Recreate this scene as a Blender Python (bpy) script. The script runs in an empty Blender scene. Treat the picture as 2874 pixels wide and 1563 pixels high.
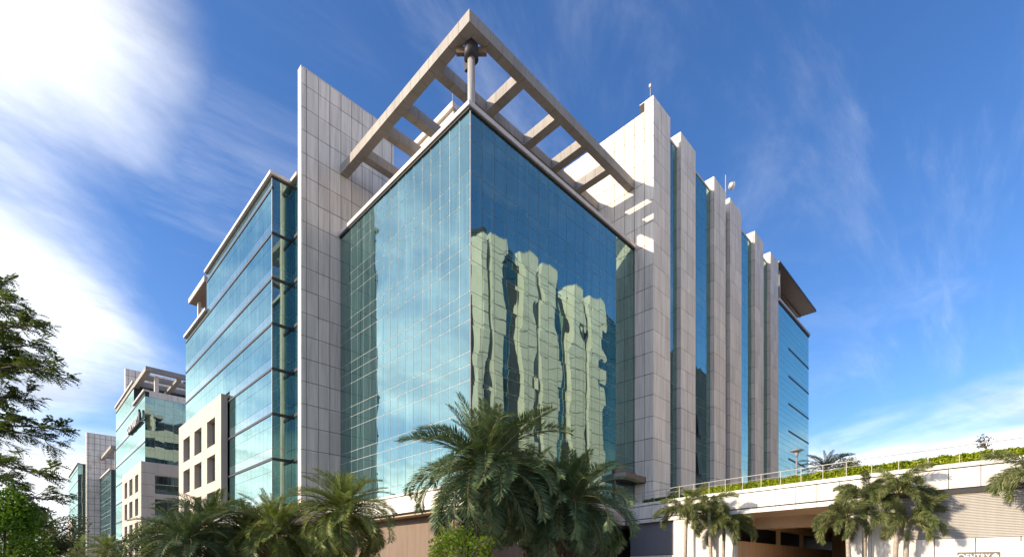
import bpy, bmesh, math, random
from mathutils import Vector, Matrix
R = math.radians
random.seed(7)
scene = bpy.context.scene

# ------------------------------------------------------------------ camera
# axes: X recedes to the right of the photograph, Y recedes to the left; the
# glass tower's front corner stands at the origin
F, PX, HY = 1400.0, 1437.0, 1594.0            # focal length, centre column, horizon row (photo pixels)
ANG = math.atan((2825.0 - PX) / F)
FX, FY = math.cos(ANG), math.sin(ANG)
RX, RY = FY, -FX
K0 = (1317.6 - PX) / F
CX, CY, CZ = -33.2 * (FX + K0 * RX), -33.2 * (FY + K0 * RY), 1.7
cam_d = bpy.data.cameras.new("camera")
cam = bpy.data.objects.new("camera", cam_d)
scene.collection.objects.link(cam)
cam.location = (CX, CY, CZ)
cam.rotation_euler = (R(90), 0, -math.atan2(FX, FY))
cam_d.sensor_width = 36.0
cam_d.lens = 36.0 * F / 2874.0
cam_d.shift_y = (HY - 781.5) / 2874.0
cam_d.clip_start = 0.2
cam_d.clip_end = 6000.0
scene.camera = cam

def ray(px, py):
    u, v = (px - PX) / F, (HY - py) / F
    return (FX + u * RX, FY + u * RY, v)
def at_depth(px, py, t):
    d = ray(px, py); return Vector((CX + t * d[0], CY + t * d[1], CZ + t * d[2]))
def on_y(px, py, y):
    d = ray(px, py); t = (y - CY) / d[1]; return Vector((CX + t * d[0], y, CZ + t * d[2]))
def depth_of(p):
    return (p[0] - CX) * FX + (p[1] - CY) * FY

# ------------------------------------------------------------------ sky, sun, exposure
SUN = Vector((-1.0, 0.53, 0.454)).normalized()        # towards the sun
EL = math.asin(SUN.z)
world = bpy.data.worlds.new("World"); scene.world = world; world.use_nodes = True
wn, wl = world.node_tree.nodes, world.node_tree.links
wn.clear()
def N(tree, typ, **kw):
    n = tree.nodes.new(typ)
    for k, v in kw.items():
        if k.startswith("i_"): n.inputs[int(k[2:])].default_value = v
        else: setattr(n, k, v)
    return n
wt = world.node_tree
out = N(wt, "ShaderNodeOutputWorld"); bg = N(wt, "ShaderNodeBackground")
sky = N(wt, "ShaderNodeTexSky", sky_type='NISHITA', sun_disc=False)
sky.sun_elevation = EL; sky.sun_rotation = math.atan2(SUN.x, SUN.y)
sky.altitude = 0.0; sky.air_density = 1.0; sky.dust_density = 0.7; sky.ozone_density = 4.0
SKY_STRENGTH = 0.13
bg.inputs[1].default_value = SKY_STRENGTH
tc = N(wt, "ShaderNodeTexCoord")
sep = N(wt, "ShaderNodeSeparateXYZ"); wl.new(tc.outputs["Generated"], sep.inputs[0])
def M(tree, op, a, b=None, c=None, clamp=False):
    n = tree.nodes.new("ShaderNodeMath"); n.operation = op; n.use_clamp = clamp
    for i, v in enumerate((a, b, c)):
        if v is None: continue
        if isinstance(v, (int, float)): n.inputs[i].default_value = v
        else: tree.links.new(v, n.inputs[i])
    return n.outputs[0]
def MR(tree, v, a, b, c=0.0, d=1.0, smooth=True):
    n = tree.nodes.new("ShaderNodeMapRange")
    n.interpolation_type = 'SMOOTHSTEP' if smooth else 'LINEAR'
    tree.links.new(v, n.inputs[0])
    for i, x in zip((1, 2, 3, 4), (a, b, c, d)): n.inputs[i].default_value = x
    return n.outputs[0]
X, Y, Z = sep.outputs
zz = M(wt, 'ADD', M(wt, 'MAXIMUM', Z, 0.0), 0.16)
cu, cv = M(wt, 'DIVIDE', X, zz), M(wt, 'DIVIDE', Y, zz)
def cloud_noise(sx, sy, rot, scale, detail, rough, dist, off):
    cmb = N(wt, "ShaderNodeCombineXYZ"); wl.new(cu, cmb.inputs[0]); wl.new(cv, cmb.inputs[1])
    mp = N(wt, "ShaderNodeMapping"); wl.new(cmb.outputs[0], mp.inputs[0])
    mp.inputs["Location"].default_value = off; mp.inputs["Rotation"].default_value = (0, 0, rot)
    mp.inputs["Scale"].default_value = (sx, sy, 1)
    nz = N(wt, "ShaderNodeTexNoise"); wl.new(mp.outputs[0], nz.inputs["Vector"])
    nz.inputs["Scale"].default_value = scale; nz.inputs["Detail"].default_value = detail
    nz.inputs["Roughness"].default_value = rough; nz.inputs["Distortion"].default_value = dist
    return nz.outputs[0]
def scaled_w(col, fac):
    n = N(wt, "ShaderNodeVectorMath", operation='SCALE'); wl.new(col, n.inputs[0]); wl.new(fac, n.inputs["Scale"]); return n.outputs[0]
n_big = cloud_noise(1, 1, 0.3, 0.8, 9, 0.56, 0.35, (3.1, 1.7, 0))
n_wisp = cloud_noise(0.8, 2.6, R(35), 0.85, 9, 0.66, 0.7, (7.3, 4.2, 0))
hl = M(wt, 'SQRT', M(wt, 'ADD', M(wt, 'MULTIPLY', X, X), M(wt, 'MULTIPLY', Y, Y)))
west = M(wt, 'DIVIDE', M(wt, 'ADD', M(wt, 'MULTIPLY', X, -0.60), M(wt, 'MULTIPLY', Y, 0.80)), M(wt, 'MAXIMUM', hl, 0.01))
b_west = M(wt, 'MINIMUM', MR(wt, west, 0.50, 0.82, -0.20, 0.20), MR(wt, west, 0.86, 0.97, 0.20, 0.04))        # cloud bank over the western half of the sky
b_low = MR(wt, Z, 0.10, 0.34, 0.48, 0.0)              # and along the horizon
cov = M(wt, 'ADD', n_big, M(wt, 'MAXIMUM', b_west, M(wt, 'SUBTRACT', b_low, 0.10)))
c_main = MR(wt, cov, 0.45, 0.84, 0.0, 0.92)
c_wisp = MR(wt, n_wisp, 0.48, 0.85, 0.0, 0.26)
cl = M(wt, 'MAXIMUM', c_main, c_wisp)
n_sh = cloud_noise(0.9, 2.2, R(20), 1.5, 8, 0.62, 0.5, (1.3, 8.2, 0))
shade = MR(wt, n_sh, 0.32, 0.62, 0.62, 1.05)
ccol = N(wt, "ShaderNodeMix", data_type='RGBA', blend_type='MULTIPLY'); ccol.inputs[0].default_value = 1.0
ccol.inputs[6].default_value = (4.5, 4.55, 4.65, 1); wl.new(shade, ccol.inputs[7])
mixc = N(wt, "ShaderNodeMix", data_type='RGBA'); wl.new(cl, mixc.inputs[0])
hs = N(wt, "ShaderNodeHueSaturation"); hs.inputs["Saturation"].default_value = 1.16; hs.inputs["Hue"].default_value = 0.508; hs.inputs["Value"].default_value = 0.70
wl.new(sky.outputs[0], hs.inputs["Color"]); wl.new(hs.outputs[0], mixc.inputs[6]); dp_ = N(wt, "ShaderNodeVectorMath", operation='DOT_PRODUCT'); wl.new(tc.outputs["Generated"], dp_.inputs[0]); dp_.inputs[1].default_value = SUN
wl.new(scaled_w(ccol.outputs[2], MR(wt, dp_.outputs["Value"], 0.5, 1.0, 1.0, 2.3)), mixc.inputs[7])   # clouds nearer the sun scatter more of it
wl.new(mixc.outputs[2], bg.inputs[0]); wl.new(bg.outputs[0], out.inputs[0])

sun_d = bpy.data.lights.new("sun", 'SUN'); sun_d.energy = 2.7; sun_d.angle = R(0.55); sun_d.color = (1.0, 0.83, 0.61)
sun = bpy.data.objects.new("sun", sun_d); scene.collection.objects.link(sun)
sun.rotation_euler = SUN.to_track_quat('Z', 'Y').to_euler(); sun.location = (-60, 40, 70)
scene.view_settings.view_transform = 'Standard'; scene.view_settings.look = 'None'
scene.view_settings.exposure = 1.38; scene.view_settings.gamma = 1.0
scene.cycles.caustics_reflective = False; scene.cycles.caustics_refractive = False
scene.cycles.max_bounces = 8; scene.cycles.use_denoising = True

# ------------------------------------------------------------------ materials
MAT = {}
def new_mat(name):
    m = bpy.data.materials.new(name); m.use_nodes = True; m.node_tree.nodes.clear(); MAT[name] = m
    return m, m.node_tree
def pos_cell(t, size, off=(0.03, 0.03, 0.03)):
    g = N(t, "ShaderNodeNewGeometry")
    a = N(t, "ShaderNodeVectorMath", operation='ADD'); t.links.new(g.outputs["Position"], a.inputs[0]); a.inputs[1].default_value = off
    d = N(t, "ShaderNodeVectorMath", operation='DIVIDE'); t.links.new(a.outputs[0], d.inputs[0]); d.inputs[1].default_value = size
    f = N(t, "ShaderNodeVectorMath", operation='FLOOR'); t.links.new(d.outputs[0], f.inputs[0])
    w = N(t, "ShaderNodeTexWhiteNoise", noise_dimensions='3D'); t.links.new(f.outputs[0], w.inputs[0])
    return g.outputs["Position"], w.outputs[0], w.outputs[1]
def noise(t, vec, scale, detail=4, rough=0.6, mul=(1, 1, 1), off=None):
    mp = N(t, "ShaderNodeMapping"); mp.inputs["Scale"].default_value = mul; t.links.new(vec, mp.inputs[0])
    if off is not None: t.links.new(off, mp.inputs["Location"])
    n = N(t, "ShaderNodeTexNoise"); n.inputs["Scale"].default_value = scale; n.inputs["Detail"].default_value = detail
    n.inputs["Roughness"].default_value = rough; t.links.new(mp.outputs[0], n.inputs["Vector"])
    return n.outputs[0]
def mixrgb(t, fac, a, b, mode='MIX'):
    n = N(t, "ShaderNodeMix", data_type='RGBA', blend_type=mode)
    for i, v in ((0, fac), (6, a), (7, b)):
        if isinstance(v, (int, float)): n.inputs[i].default_value = v
        elif isinstance(v, tuple): n.inputs[i].default_value = v + (1,) if len(v) == 3 else v
        else: t.links.new(v, n.inputs[i])
    return n.outputs[2]
def scaled(t, col, fac):
    n = N(t, "ShaderNodeVectorMath", operation='SCALE')
    if isinstance(col, tuple): n.inputs[0].default_value = col
    else: t.links.new(col, n.inputs[0])
    t.links.new(fac, n.inputs["Scale"]); return n.outputs[0]

def surface(name, col, rough=0.7, cell=None, var=0.1, stain=0.12, grain=0.06, gscale=40.0, spec=0.3, metal=0.0, bump=0.0, streak=(3.0, 3.0, 0.25)):
    m, t = new_mat(name)
    o = N(t, "ShaderNodeOutputMaterial"); p = N(t, "ShaderNodeBsdfPrincipled")
    pos, r, _ = pos_cell(t, cell or (1000.0, 1000.0, 1000.0))
    s = MR(t, noise(t, pos, 1.0, 5, 0.65, streak), 0.35, 0.75, 1.0, 1.0 - stain)
    g = MR(t, noise(t, pos, gscale, 3, 0.6), 0.2, 0.8, 1.0 - grain, 1.0 + grain, False)
    v = MR(t, r, 0, 1, 1 - var, 1 + var * 0.5, False) if cell else 1.0
    f = M(t, 'MULTIPLY', M(t, 'MULTIPLY', s, g), v)
    t.links.new(scaled(t, col, f), p.inputs["Base Color"])
    p.inputs["Roughness"].default_value = rough; p.inputs["Specular IOR Level"].default_value = spec; p.inputs["Metallic"].default_value = metal
    if bump:
        b = N(t, "ShaderNodeBump"); b.inputs["Strength"].default_value = bump; b.inputs["Distance"].default_value = 0.02
        t.links.new(noise(t, pos, gscale, 4), b.inputs["Height"]); t.links.new(b.outputs[0], p.inputs["Normal"])
    t.links.new(p.outputs[0], o.inputs[0]); return m

surface("cladding", (0.84, 0.76, 0.65), 0.55, (1.09, 1.09, 2.0), 0.12, 0.26, 0.05, streak=(4.0, 4.0, 0.22))
surface("pale_cladding", (0.88, 0.82, 0.71), 0.5, (1.3, 1.3, 2.0), 0.08, 0.12, 0.04)
surface("concrete_dark", (0.05, 0.05, 0.052), 0.8)
surface("granite", (0.32, 0.298, 0.27), 0.6, (1.05, 1.05, 50.0), 0.12, 0.15, 0.16, 22.0)
surface("beige_stone", (0.54, 0.47, 0.385), 0.65, (1.6, 1.6, 2.0), 0.05, 0.10, 0.04)
surface("coping_metal", (0.62, 0.57, 0.52), 0.45, None, 0, 0.12, 0.03, 20, 0.5)
surface("white_panel", (0.74, 0.70, 0.65), 0.45, (1.3, 1.3, 9.0), 0.08, 0.22, 0.03, streak=(5.0, 5.0, 0.5))
surface("aluminium", (0.50, 0.51, 0.50), 0.4, None, 0, 0.05, 0.02, 10, 0.5)
surface("steel", (0.40, 0.375, 0.35), 0.4, None, 0, 0.1, 0.03, 10, 0.5, 0.0)
surface("dark_metal", (0.035, 0.035, 0.04), 0.5)
surface("bronze", (0.20, 0.15, 0.11), 0.45, None, 0, 0.2, 0.05)
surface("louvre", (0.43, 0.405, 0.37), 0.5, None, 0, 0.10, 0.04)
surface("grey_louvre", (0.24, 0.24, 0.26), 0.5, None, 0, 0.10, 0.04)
surface("brown_wall", (0.24, 0.18, 0.14), 0.8, None, 0, 0.22, 0.05, 12)
surface("soffit", (0.62, 0.49, 0.36), 0.8, None, 0, 0.25, 0.05, 6, streak=(0.6, 0.6, 0.6))
surface("drive_concrete", (0.62, 0.46, 0.31), 0.8, None, 0, 0.22, 0.05, 12)
surface("roof", (0.32, 0.31, 0.30), 0.9)
surface("asphalt", (0.055, 0.055, 0.057), 0.9, None, 0, 0.2, 0.2, 30, 0.2, bump=0.3, streak=(0.4, 0.4, 0.4))
surface("paving", (0.46, 0.41, 0.35), 0.85, None, 0, 0.25, 0.08, 8, streak=(0.5, 0.5, 0.5))
surface("kerb_stone", (0.42, 0.41, 0.39), 0.85)
surface("road_paint", (0.75, 0.75, 0.72), 0.6)
surface("soil", (0.10, 0.075, 0.05), 0.95, None, 0, 0.3, 0.2, 15)
surface("sign_board", (0.17, 0.145, 0.12), 0.5)
surface("sign_white", (0.80, 0.79, 0.76), 0.5)
surface("bark", (0.13, 0.10, 0.075), 0.95, None, 0, 0.5, 0.35, 14, 0.1, bump=1.0, streak=(6, 6, 6))
surface("pale_bark", (0.42, 0.36, 0.30), 0.9, None, 0, 0.3, 0.2, 10, 0.1, bump=0.4, streak=(0.6, 0.6, 9))
surface("twig", (0.09, 0.07, 0.05), 0.95)

def leaf_mat(name, c1, c2, trans=0.35, rough=0.45, scale=1.2):
    m, t = new_mat(name)
    o = N(t, "ShaderNodeOutputMaterial")
    g = N(t, "ShaderNodeNewGeometry"); oi = N(t, "ShaderNodeObjectInfo")
    n = noise(t, g.outputs["Position"], scale, 3)
    f = M(t, 'ADD', MR(t, n, 0.3, 0.7), M(t, 'MULTIPLY', M(t, 'SUBTRACT', g.outputs["Random Per Island"], 0.5), 0.7), None, True)
    col = mixrgb(t, f, c1, c2)
    col = scaled(t, col, MR(t, oi.outputs["Random"], 0, 1, 0.75, 1.2, False))
    p = N(t, "ShaderNodeBsdfPrincipled"); p.inputs["Roughness"].default_value = rough; p.inputs["Specular IOR Level"].default_value = 0.3
    tr = N(t, "ShaderNodeBsdfTranslucent"); mx = N(t, "ShaderNodeMixShader"); mx.inputs[0].default_value = trans
    t.links.new(col, p.inputs["Base Color"])
    t.links.new(mixrgb(t, 0.5, col, (0.12, 0.16, 0.01)), tr.inputs[0])
    t.links.new(p.outputs[0], mx.inputs[1]); t.links.new(tr.outputs[0], mx.inputs[2]); t.links.new(mx.outputs[0], o.inputs[0])
    return m
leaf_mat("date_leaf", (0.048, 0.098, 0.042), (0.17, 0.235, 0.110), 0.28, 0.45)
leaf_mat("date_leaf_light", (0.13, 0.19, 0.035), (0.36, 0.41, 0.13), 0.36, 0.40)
leaf_mat("fox_leaf", (0.10, 0.14, 0.04), (0.29, 0.31, 0.13), 0.28, 0.40)
leaf_mat("tree_leaf", (0.055, 0.090, 0.026), (0.15, 0.20, 0.055), 0.42, 0.42)
leaf_mat("bright_leaf", (0.08, 0.20, 0.012), (0.20, 0.40, 0.02), 0.45, 0.45, 2.0)
leaf_mat("dull_leaf", (0.05, 0.07, 0.03), (0.10, 0.12, 0.055), 0.25, 0.5)
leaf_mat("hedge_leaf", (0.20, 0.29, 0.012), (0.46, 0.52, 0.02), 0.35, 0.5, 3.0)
leaf_mat("hedge_leaf_shaded", (0.05, 0.10, 0.012), (0.11, 0.19, 0.02), 0.30, 0.5, 3.0)  # darker copy of the hedge leaf, the tower's shade put into its colour
leaf_mat("shrub_leaf", (0.16, 0.26, 0.015), (0.42, 0.50, 0.05), 0.40, 0.45, 2.0)
leaf_mat("dead_leaf", (0.16, 0.10, 0.05), (0.34, 0.24, 0.12), 0.15, 0.7)
leaf_mat("rachis", (0.12, 0.13, 0.05), (0.22, 0.20, 0.08), 0.05, 0.6)

def glass_mat(name, tint=(0.70, 0.99, 0.88), base=0.29, wav=0.026, blind=(0.050, 0.105, 0.115), dark=(0.010, 0.034, 0.042), amount=0.8, wscale=0.5):
    m, t = new_mat(name)
    o = N(t, "ShaderNodeOutputMaterial")
    pos, r, rc = pos_cell(t, (1.1, 1.1, 2.0))
    # slow ripples of the float glass: each pane its own
    off = N(t, "ShaderNodeVectorMath", operation='SCALE'); t.links.new(rc, off.inputs[0]); off.inputs["Scale"].default_value = 37.0
    h = noise(t, pos, wscale, 0.0, 0.4, (1.0, 1.0, 0.7), off.outputs[0])
    h2 = noise(t, pos, 0.42, 0.5, 0.4, (1.0, 1.0, 0.75))
    b = N(t, "ShaderNodeBump"); b.inputs["Strength"].default_value = 1.0; b.inputs["Distance"].default_value = wav
    t.links.new(M(t, 'ADD', M(t, 'MULTIPLY', h, 0.25), h2), b.inputs["Height"])
    gl = N(t, "ShaderNodeBsdfGlossy"); gl.inputs["Roughness"].default_value = 0.0; gl.inputs["Color"].default_value = tint + (1,)
    t.links.new(b.outputs[0], gl.inputs["Normal"])
    # rooms behind the glass: dark, with pale vertical blinds in some bays
    _, rb, _ = pos_cell(t, (1.1, 1.1, 4.0), (0.03, 0.03, -0.19))
    st = noise(t, pos, 6.0, 2.0, 0.6, (1.0, 1.0, 0.03))
    mask = M(t, 'MULTIPLY', MR(t, rb, 1.0 - amount, 1.0, 0.25, 1.0), MR(t, st, 0.38, 0.62, 0.15, 1.0))
    df = N(t, "ShaderNodeBsdfDiffuse"); t.links.new(mixrgb(t, mask, dark, blind), df.inputs[0])
    lw = N(t, "ShaderNodeLayerWeight"); lw.inputs[0].default_value = 0.5
    fac = M(t, 'ADD', M(t, 'MULTIPLY', M(t, 'POWER', lw.outputs["Facing"], 3.0), 0.85 - base), base, None, True)
    mx = N(t, "ShaderNodeMixShader"); t.links.new(fac, mx.inputs[0]); t.links.new(df.outputs[0], mx.inputs[1]); t.links.new(gl.outputs[0], mx.inputs[2])
    t.links.new(mx.outputs[0], o.inputs[0]); return m
glass_mat("glass")
glass_mat("spandrel_glass", (0.82, 1.0, 0.94), 0.27, 0.008, (0.10, 0.155, 0.17), (0.06, 0.105, 0.12), 0.9)
glass_mat("dark_glass", (0.7, 0.9, 0.85), 0.20, 0.008, (0.12, 0.13, 0.12), (0.008, 0.012, 0.014), 0.3)

# ------------------------------------------------------------------ helpers
COL = scene.collection
def tag(o, label=None, cat=None, group=None, kind=None):
    for k, v in (("label", label), ("category", cat), ("group", group), ("kind", kind)):
        if v: o[k] = v
    return o
def thing(name, label, cat, loc=(0, 0, 0), group=None):
    o = bpy.data.objects.new(name, None); o.empty_display_size = 0.3; o.location = loc
    COL.objects.link(o); return tag(o, label, cat, group)
def link(name, me, parent=None, loc=(0, 0, 0), mw=None):
    """an object whose mesh coordinates are in world axes; a parent's own location is taken off"""
    o = bpy.data.objects.new(name, me); COL.objects.link(o)
    if mw is None: mw = Matrix.Translation(Vector(loc))
    if parent is not None:
        o.parent = parent
        mw = world_of(parent).inverted() @ mw
    o.matrix_basis = mw
    return o
def world_of(o):
    m = o.matrix_basis.copy()
    while o.parent is not None:
        o = o.parent; m = o.matrix_basis @ m
    return m
class MB:
    def __init__(self): self.v, self.f, self.m = [], [], []
    def box(self, x0, x1, y0, y1, z0, z1, mi=0):
        b = len(self.v)
        self.v += [(x0, y0, z0), (x1, y0, z0), (x1, y1, z0), (x0, y1, z0), (x0, y0, z1), (x1, y0, z1), (x1, y1, z1), (x0, y1, z1)]
        for q in ((3, 2, 1, 0), (4, 5, 6, 7), (0, 1, 5, 4), (1, 2, 6, 5), (2, 3, 7, 6), (3, 0, 4, 7)):
            self.f.append(tuple(b + i for i in q)); self.m.append(mi)
        return self
    def poly(self, pts, mi=0):
        b = len(self.v); self.v += [tuple(p) for p in pts]; self.f.append(tuple(range(b, b + len(pts)))); self.m.append(mi); return self
    def prism(self, pts, z0, z1, mi=0):
        b, n = len(self.v), len(pts)
        self.v += [(p[0], p[1], z0) for p in pts] + [(p[0], p[1], z1) for p in pts]
        self.f.append(tuple(b + n - 1 - i for i in range(n))); self.f.append(tuple(b + n + i for i in range(n))); self.m += [mi, mi]
        for i in range(n):
            j = (i + 1) % n; self.f.append((b + i, b + j, b + n + j, b + n + i)); self.m.append(mi)
        return self
    def tube(self, pts, rad, n=8, mi=0, cap=True):
        pts = [Vector(p) for p in pts]
        if not isinstance(rad, (list, tuple)): rad = [rad] * len(pts)
        base = len(self.v); up = Vector((0.13, 0.21, 0.97))
        for i, p in enumerate(pts):
            d = (pts[min(i + 1, len(pts) - 1)] - pts[max(i - 1, 0)]).normalized()
            a = d.cross(up if abs(d.dot(up)) < 0.95 else Vector((1, 0, 0))).normalized(); c = d.cross(a)
            for k in range(n):
                w = 2 * math.pi * k / n; q = p + (a * math.cos(w) + c * math.sin(w)) * rad[i]; self.v.append(tuple(q))
        for i in range(len(pts) - 1):
            for k in range(n):
                a0 = base + i * n + k; a1 = base + i * n + (k + 1) % n
                self.f.append((a0, a1, a1 + n, a0 + n)); self.m.append(mi)
        if cap:
            self.f.append(tuple(base + n - 1 - k for k in range(n))); e = base + (len(pts) - 1) * n
            self.f.append(tuple(e + k for k in range(n))); self.m += [mi, mi]
        return self
    def mesh(self, name, mats, smooth=False):
        me = bpy.data.meshes.new(name); me.from_pydata(self.v, [], self.f)
        for m in (mats if isinstance(mats, (list, tuple)) else [mats]): me.materials.append(MAT[m])
        if len(me.materials) > 1: me.polygons.foreach_set("material_index", self.m)
        if smooth: me.polygons.foreach_set("use_smooth", [True] * len(self.f))
        me.update(); return me
    def build(self, name, mats, parent=None, smooth=False, loc=(0, 0, 0)):
        return link(name, self.mesh(name, mats, smooth), parent, loc)
def part_box(name, mat, parent, x0, x1, y0, y1, z0, z1):
    return MB().box(x0, x1, y0, y1, z0, z1).build(name, mat, parent)
_unit = {}
def unit_box(dims, mat):
    k = (tuple(round(d, 3) for d in dims), mat)
    if k not in _unit:
        a, b, c = [d / 2 for d in dims]; _unit[k] = MB().box(-a, a, -b, b, -c, c).mesh("piece", mat)
    return _unit[k]

class Pieces:
    """panels or panes of one building: the 300 that show largest become parts of their own, the rest one joined part"""
    def __init__(self, root, name, rest, limit=300): self.root, self.name, self.rest, self.limit, self.L = root, name, rest, limit, []
    def add(self, parent, mat, c, d, tilt=0.0, weight=1.0):
        rot = Matrix.Identity(4)
        if tilt: rot = Matrix.Rotation(random.gauss(0, tilt), 4, 'Z') @ Matrix.Rotation(random.gauss(0, tilt), 4, 'X' if d[1] < d[0] else 'Y')
        e = sorted(d)
        self.L.append((weight * e[1] * e[2] / max(depth_of(c), 1) ** 2, parent, mat, Vector(c), tuple(d), rot))
    def finish(self):
        self.L.sort(key=lambda q: -q[0])
        for s, parent, mat, c, d, rot in self.L[:self.limit]:
            link(self.name, unit_box(d, mat), parent, mw=Matrix.Translation(c) @ rot)
        rest = self.L[self.limit:]
        if rest:
            mb = MB(); mats = sorted({q[2] for q in rest})
            for s, parent, mat, c, d, rot in rest:
                b = len(mb.v); a = [x / 2 for x in d]; mb.box(-a[0], a[0], -a[1], a[1], -a[2], a[2], mats.index(mat))
                for i in range(b, len(mb.v)): mb.v[i] = tuple(c + (rot @ Vector(mb.v[i])))
            tag(mb.build(self.rest, mats, self.root), kind="stuff")
def steps(a, b, n): return [a + (b - a) * i / n for i in range(n + 1)]
def grid_face(P, parent, mat, face, c, us, vs, t=0.045, gap=0.05, tilt=0.0, weight=1.0, skip=None, gapv=None):
    """pieces on a face: '-x' plane x=c looking to -X (u=y), '-y' plane y=c looking to -Y (u=x), '+y'"""
    gv = gap if gapv is None else gapv
    for i in range(len(us) - 1):
        for j in range(len(vs) - 1):
            u0, u1 = sorted((us[i], us[i + 1])); v0, v1 = sorted((vs[j], vs[j + 1]))
            if skip and skip((u0 + u1) / 2, (v0 + v1) / 2): continue
            mm = mat(i, j, v0, v1) if callable(mat) else mat
            w, h, uc, vc = u1 - u0 - gap, v1 - v0 - gv, (u0 + u1) / 2, (v0 + v1) / 2
            if w <= 0.02 or h <= 0.02: continue
            if face == '-x': P.add(parent, mm, (c + t / 2, uc, vc), (t, w, h), tilt, weight)
            elif face == '-y': P.add(parent, mm, (uc, c + t / 2, vc), (w, t, h), tilt, weight)
            else: P.add(parent, mm, (uc, c - t / 2, vc), (w, t, h), tilt, weight)
def bars(mb, face, c, us, vs, w=0.055, d0=0.022, d1=0.10, wv=None):
    """mullions behind the joints of a glass wall"""
    wv = wv or w
    u0, u1, v0, v1 = min(us), max(us), min(vs), max(vs)
    s = -1 if face == '+y' else 1
    a, b = sorted((c + s * d0, c + s * d1))
    for u in us:
        if face == '-x': mb.box(a, b, u - w / 2, u + w / 2, v0, v1)
        else: mb.box(u - w / 2, u + w / 2, a, b, v0, v1)
    a2, b2 = sorted((c + s * (d0 + 0.002), c + s * (d1 - 0.002)))
    for v in vs:
        if face == '-x': mb.box(a2, b2, u0, u1, v - wv / 2, v + wv / 2)
        else: mb.box(u0, u1, a2, b2, v - wv / 2, v + wv / 2)
FLOOR = 4.0
def rows(top, bottom, splits=(0.88, 1.90, 4.0)):
    r, z = [top], top
    while z > bottom:
        for s in splits:
            if z - s > bottom + 0.2: r.append(z - s)
        z -= FLOOR
    r.append(bottom); return r
def panel_rows(top, bottom, first=1.5, h=2.0):
    r, z = [top], top - first
    while z > bottom + 0.4: r.append(z); z -= h
    r.append(bottom); return r

# ------------------------------------------------------------------ ground, road, podium
tag(MB().poly([(-1500, -1500, 0), (1500, -1500, 0), (1500, 1500, 0), (-1500, 1500, 0)]).build("ground", "paving"), kind="structure")
tag(MB().box(-34, -12, -400, 500, -0.3, 0.004).build("road", "asphalt"), kind="structure")
for i, y in enumerate(range(-60, 120, 9)):
    tag(MB().box(-23.1, -22.95, y, y + 4, 0.0, 0.008).build("lane_marking", "road_paint"), kind="structure")
tag(MB().box(-12, -11.75, -400, 500, 0, 0.13).build("kerb", "kerb_stone"), kind="structure")
for bed in ([(-11.5, -10.8), (11.6, -10.8), (12.6, -3.2), (-2.9, -3.2), (-3.2, 15), (-9.5, 17), (-11.5, 60)], [(5, -34), (11.0, -34), (11.2, -20.2), (5, -20.2)]):
    tag(MB().prism(bed, 0.0, 0.10).build("planting_bed", "soil"), kind="structure")
surface("drive_paving", (0.55, 0.48, 0.39), 0.85, None, 0, 0.2, 0.06, 8, streak=(0.5, 0.5, 0.5))
tag(MB().box(-11.7, 70, -19.5, -11.2, -0.2, 0.01).build("driveway", "drive_paving"), kind="structure")

PZ, CZP = 6.4, 6.9                                     # podium floor, top of its parapet
EDGE = [(14.9, -2.3), (14.67, -3.0), (13.9, -5.6), (13.3, -8.2), (12.8, -11.6), (12.4, -15.0), (11.95, -18.0), (11.6, -21.0), (11.45, -24.0), (11.4, -27.0), (11.4, -34.0)]
pod = thing("podium", "raised podium deck with white panelled parapet, carrying the glass office tower", "podium", (12, -10, 0))
outline = [(-6.6, 52.5), (-6.6, 16.6), (-2.05, 16.6), (-2.05, -2.1)] + [(x + 0.15, y) for x, y in EDGE] + [(74, -34), (74, 52.5)]
mb = MB(); mb.prism(outline, 5.36, PZ); mb.build("deck_slab", "soffit", pod)
surface("deck_paving", (0.60, 0.545, 0.47), 0.8, (1.2, 1.2, 9.0), 0.10, 0.15, 0.05, 10)
mb = MB(); mb.prism([(x + (0.35 if x < 0 else 0.45), y + (0.35 if y == -2.1 else 0)) for x, y in outline[:-2]] + [(73.5, -33.5), (73.5, 52)], PZ + 0.002, PZ + 0.03); mb.build("deck_paving", "deck_paving", pod)
# parapet along the left side, by the tower and by the wing
for nm, x, ya, yb in (("a", -2.3, -2.3, 16.4), ("b", -6.9, 16.4, 33.2)):
    part_box("parapet_coping", "coping_metal", pod, x - 0.06, x + 0.36, ya, yb, 6.74, CZP)
    n = int(round((yb - ya) / 1.3))
    for i in range(n):
        a, b = ya + (yb - ya) * i / n, ya + (yb - ya) * (i + 1) / n
        link("parapet_panel", unit_box((0.06, b - a - 0.03, 1.16), "white_panel"), pod, (x + 0.05, (a + b) / 2, 6.13))
    part_box("parapet_backing", "concrete_dark", pod, x + 0.09, x + 0.3, ya, yb, 5.5, 6.73)
    part_box("base_wall", "brown_wall", pod, x + 1.3, x + 1.7, ya, yb, 0.0, 5.36)
part_box("parapet_coping", "coping_metal", pod, -2.2, 14.95, -2.36, -1.96, 6.74, CZP)
for i in range(13):
    a, b = -2.2 + 17.1 * i / 13, -2.2 + 17.1 * (i + 1) / 13
    link("parapet_panel", unit_box((b - a - 0.03, 0.06, 1.16), "white_panel"), pod, ((a + b) / 2, -2.25, 6.13))
part_box("parapet_backing", "concrete_dark", pod, -2.1, 14.8, -2.21, -2.0, 5.5, 6.73)
part_box("base_wall", "brown_wall", pod, -1.0, 14.2, -1.3, -0.9, 0.0, 5.36)
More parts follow.
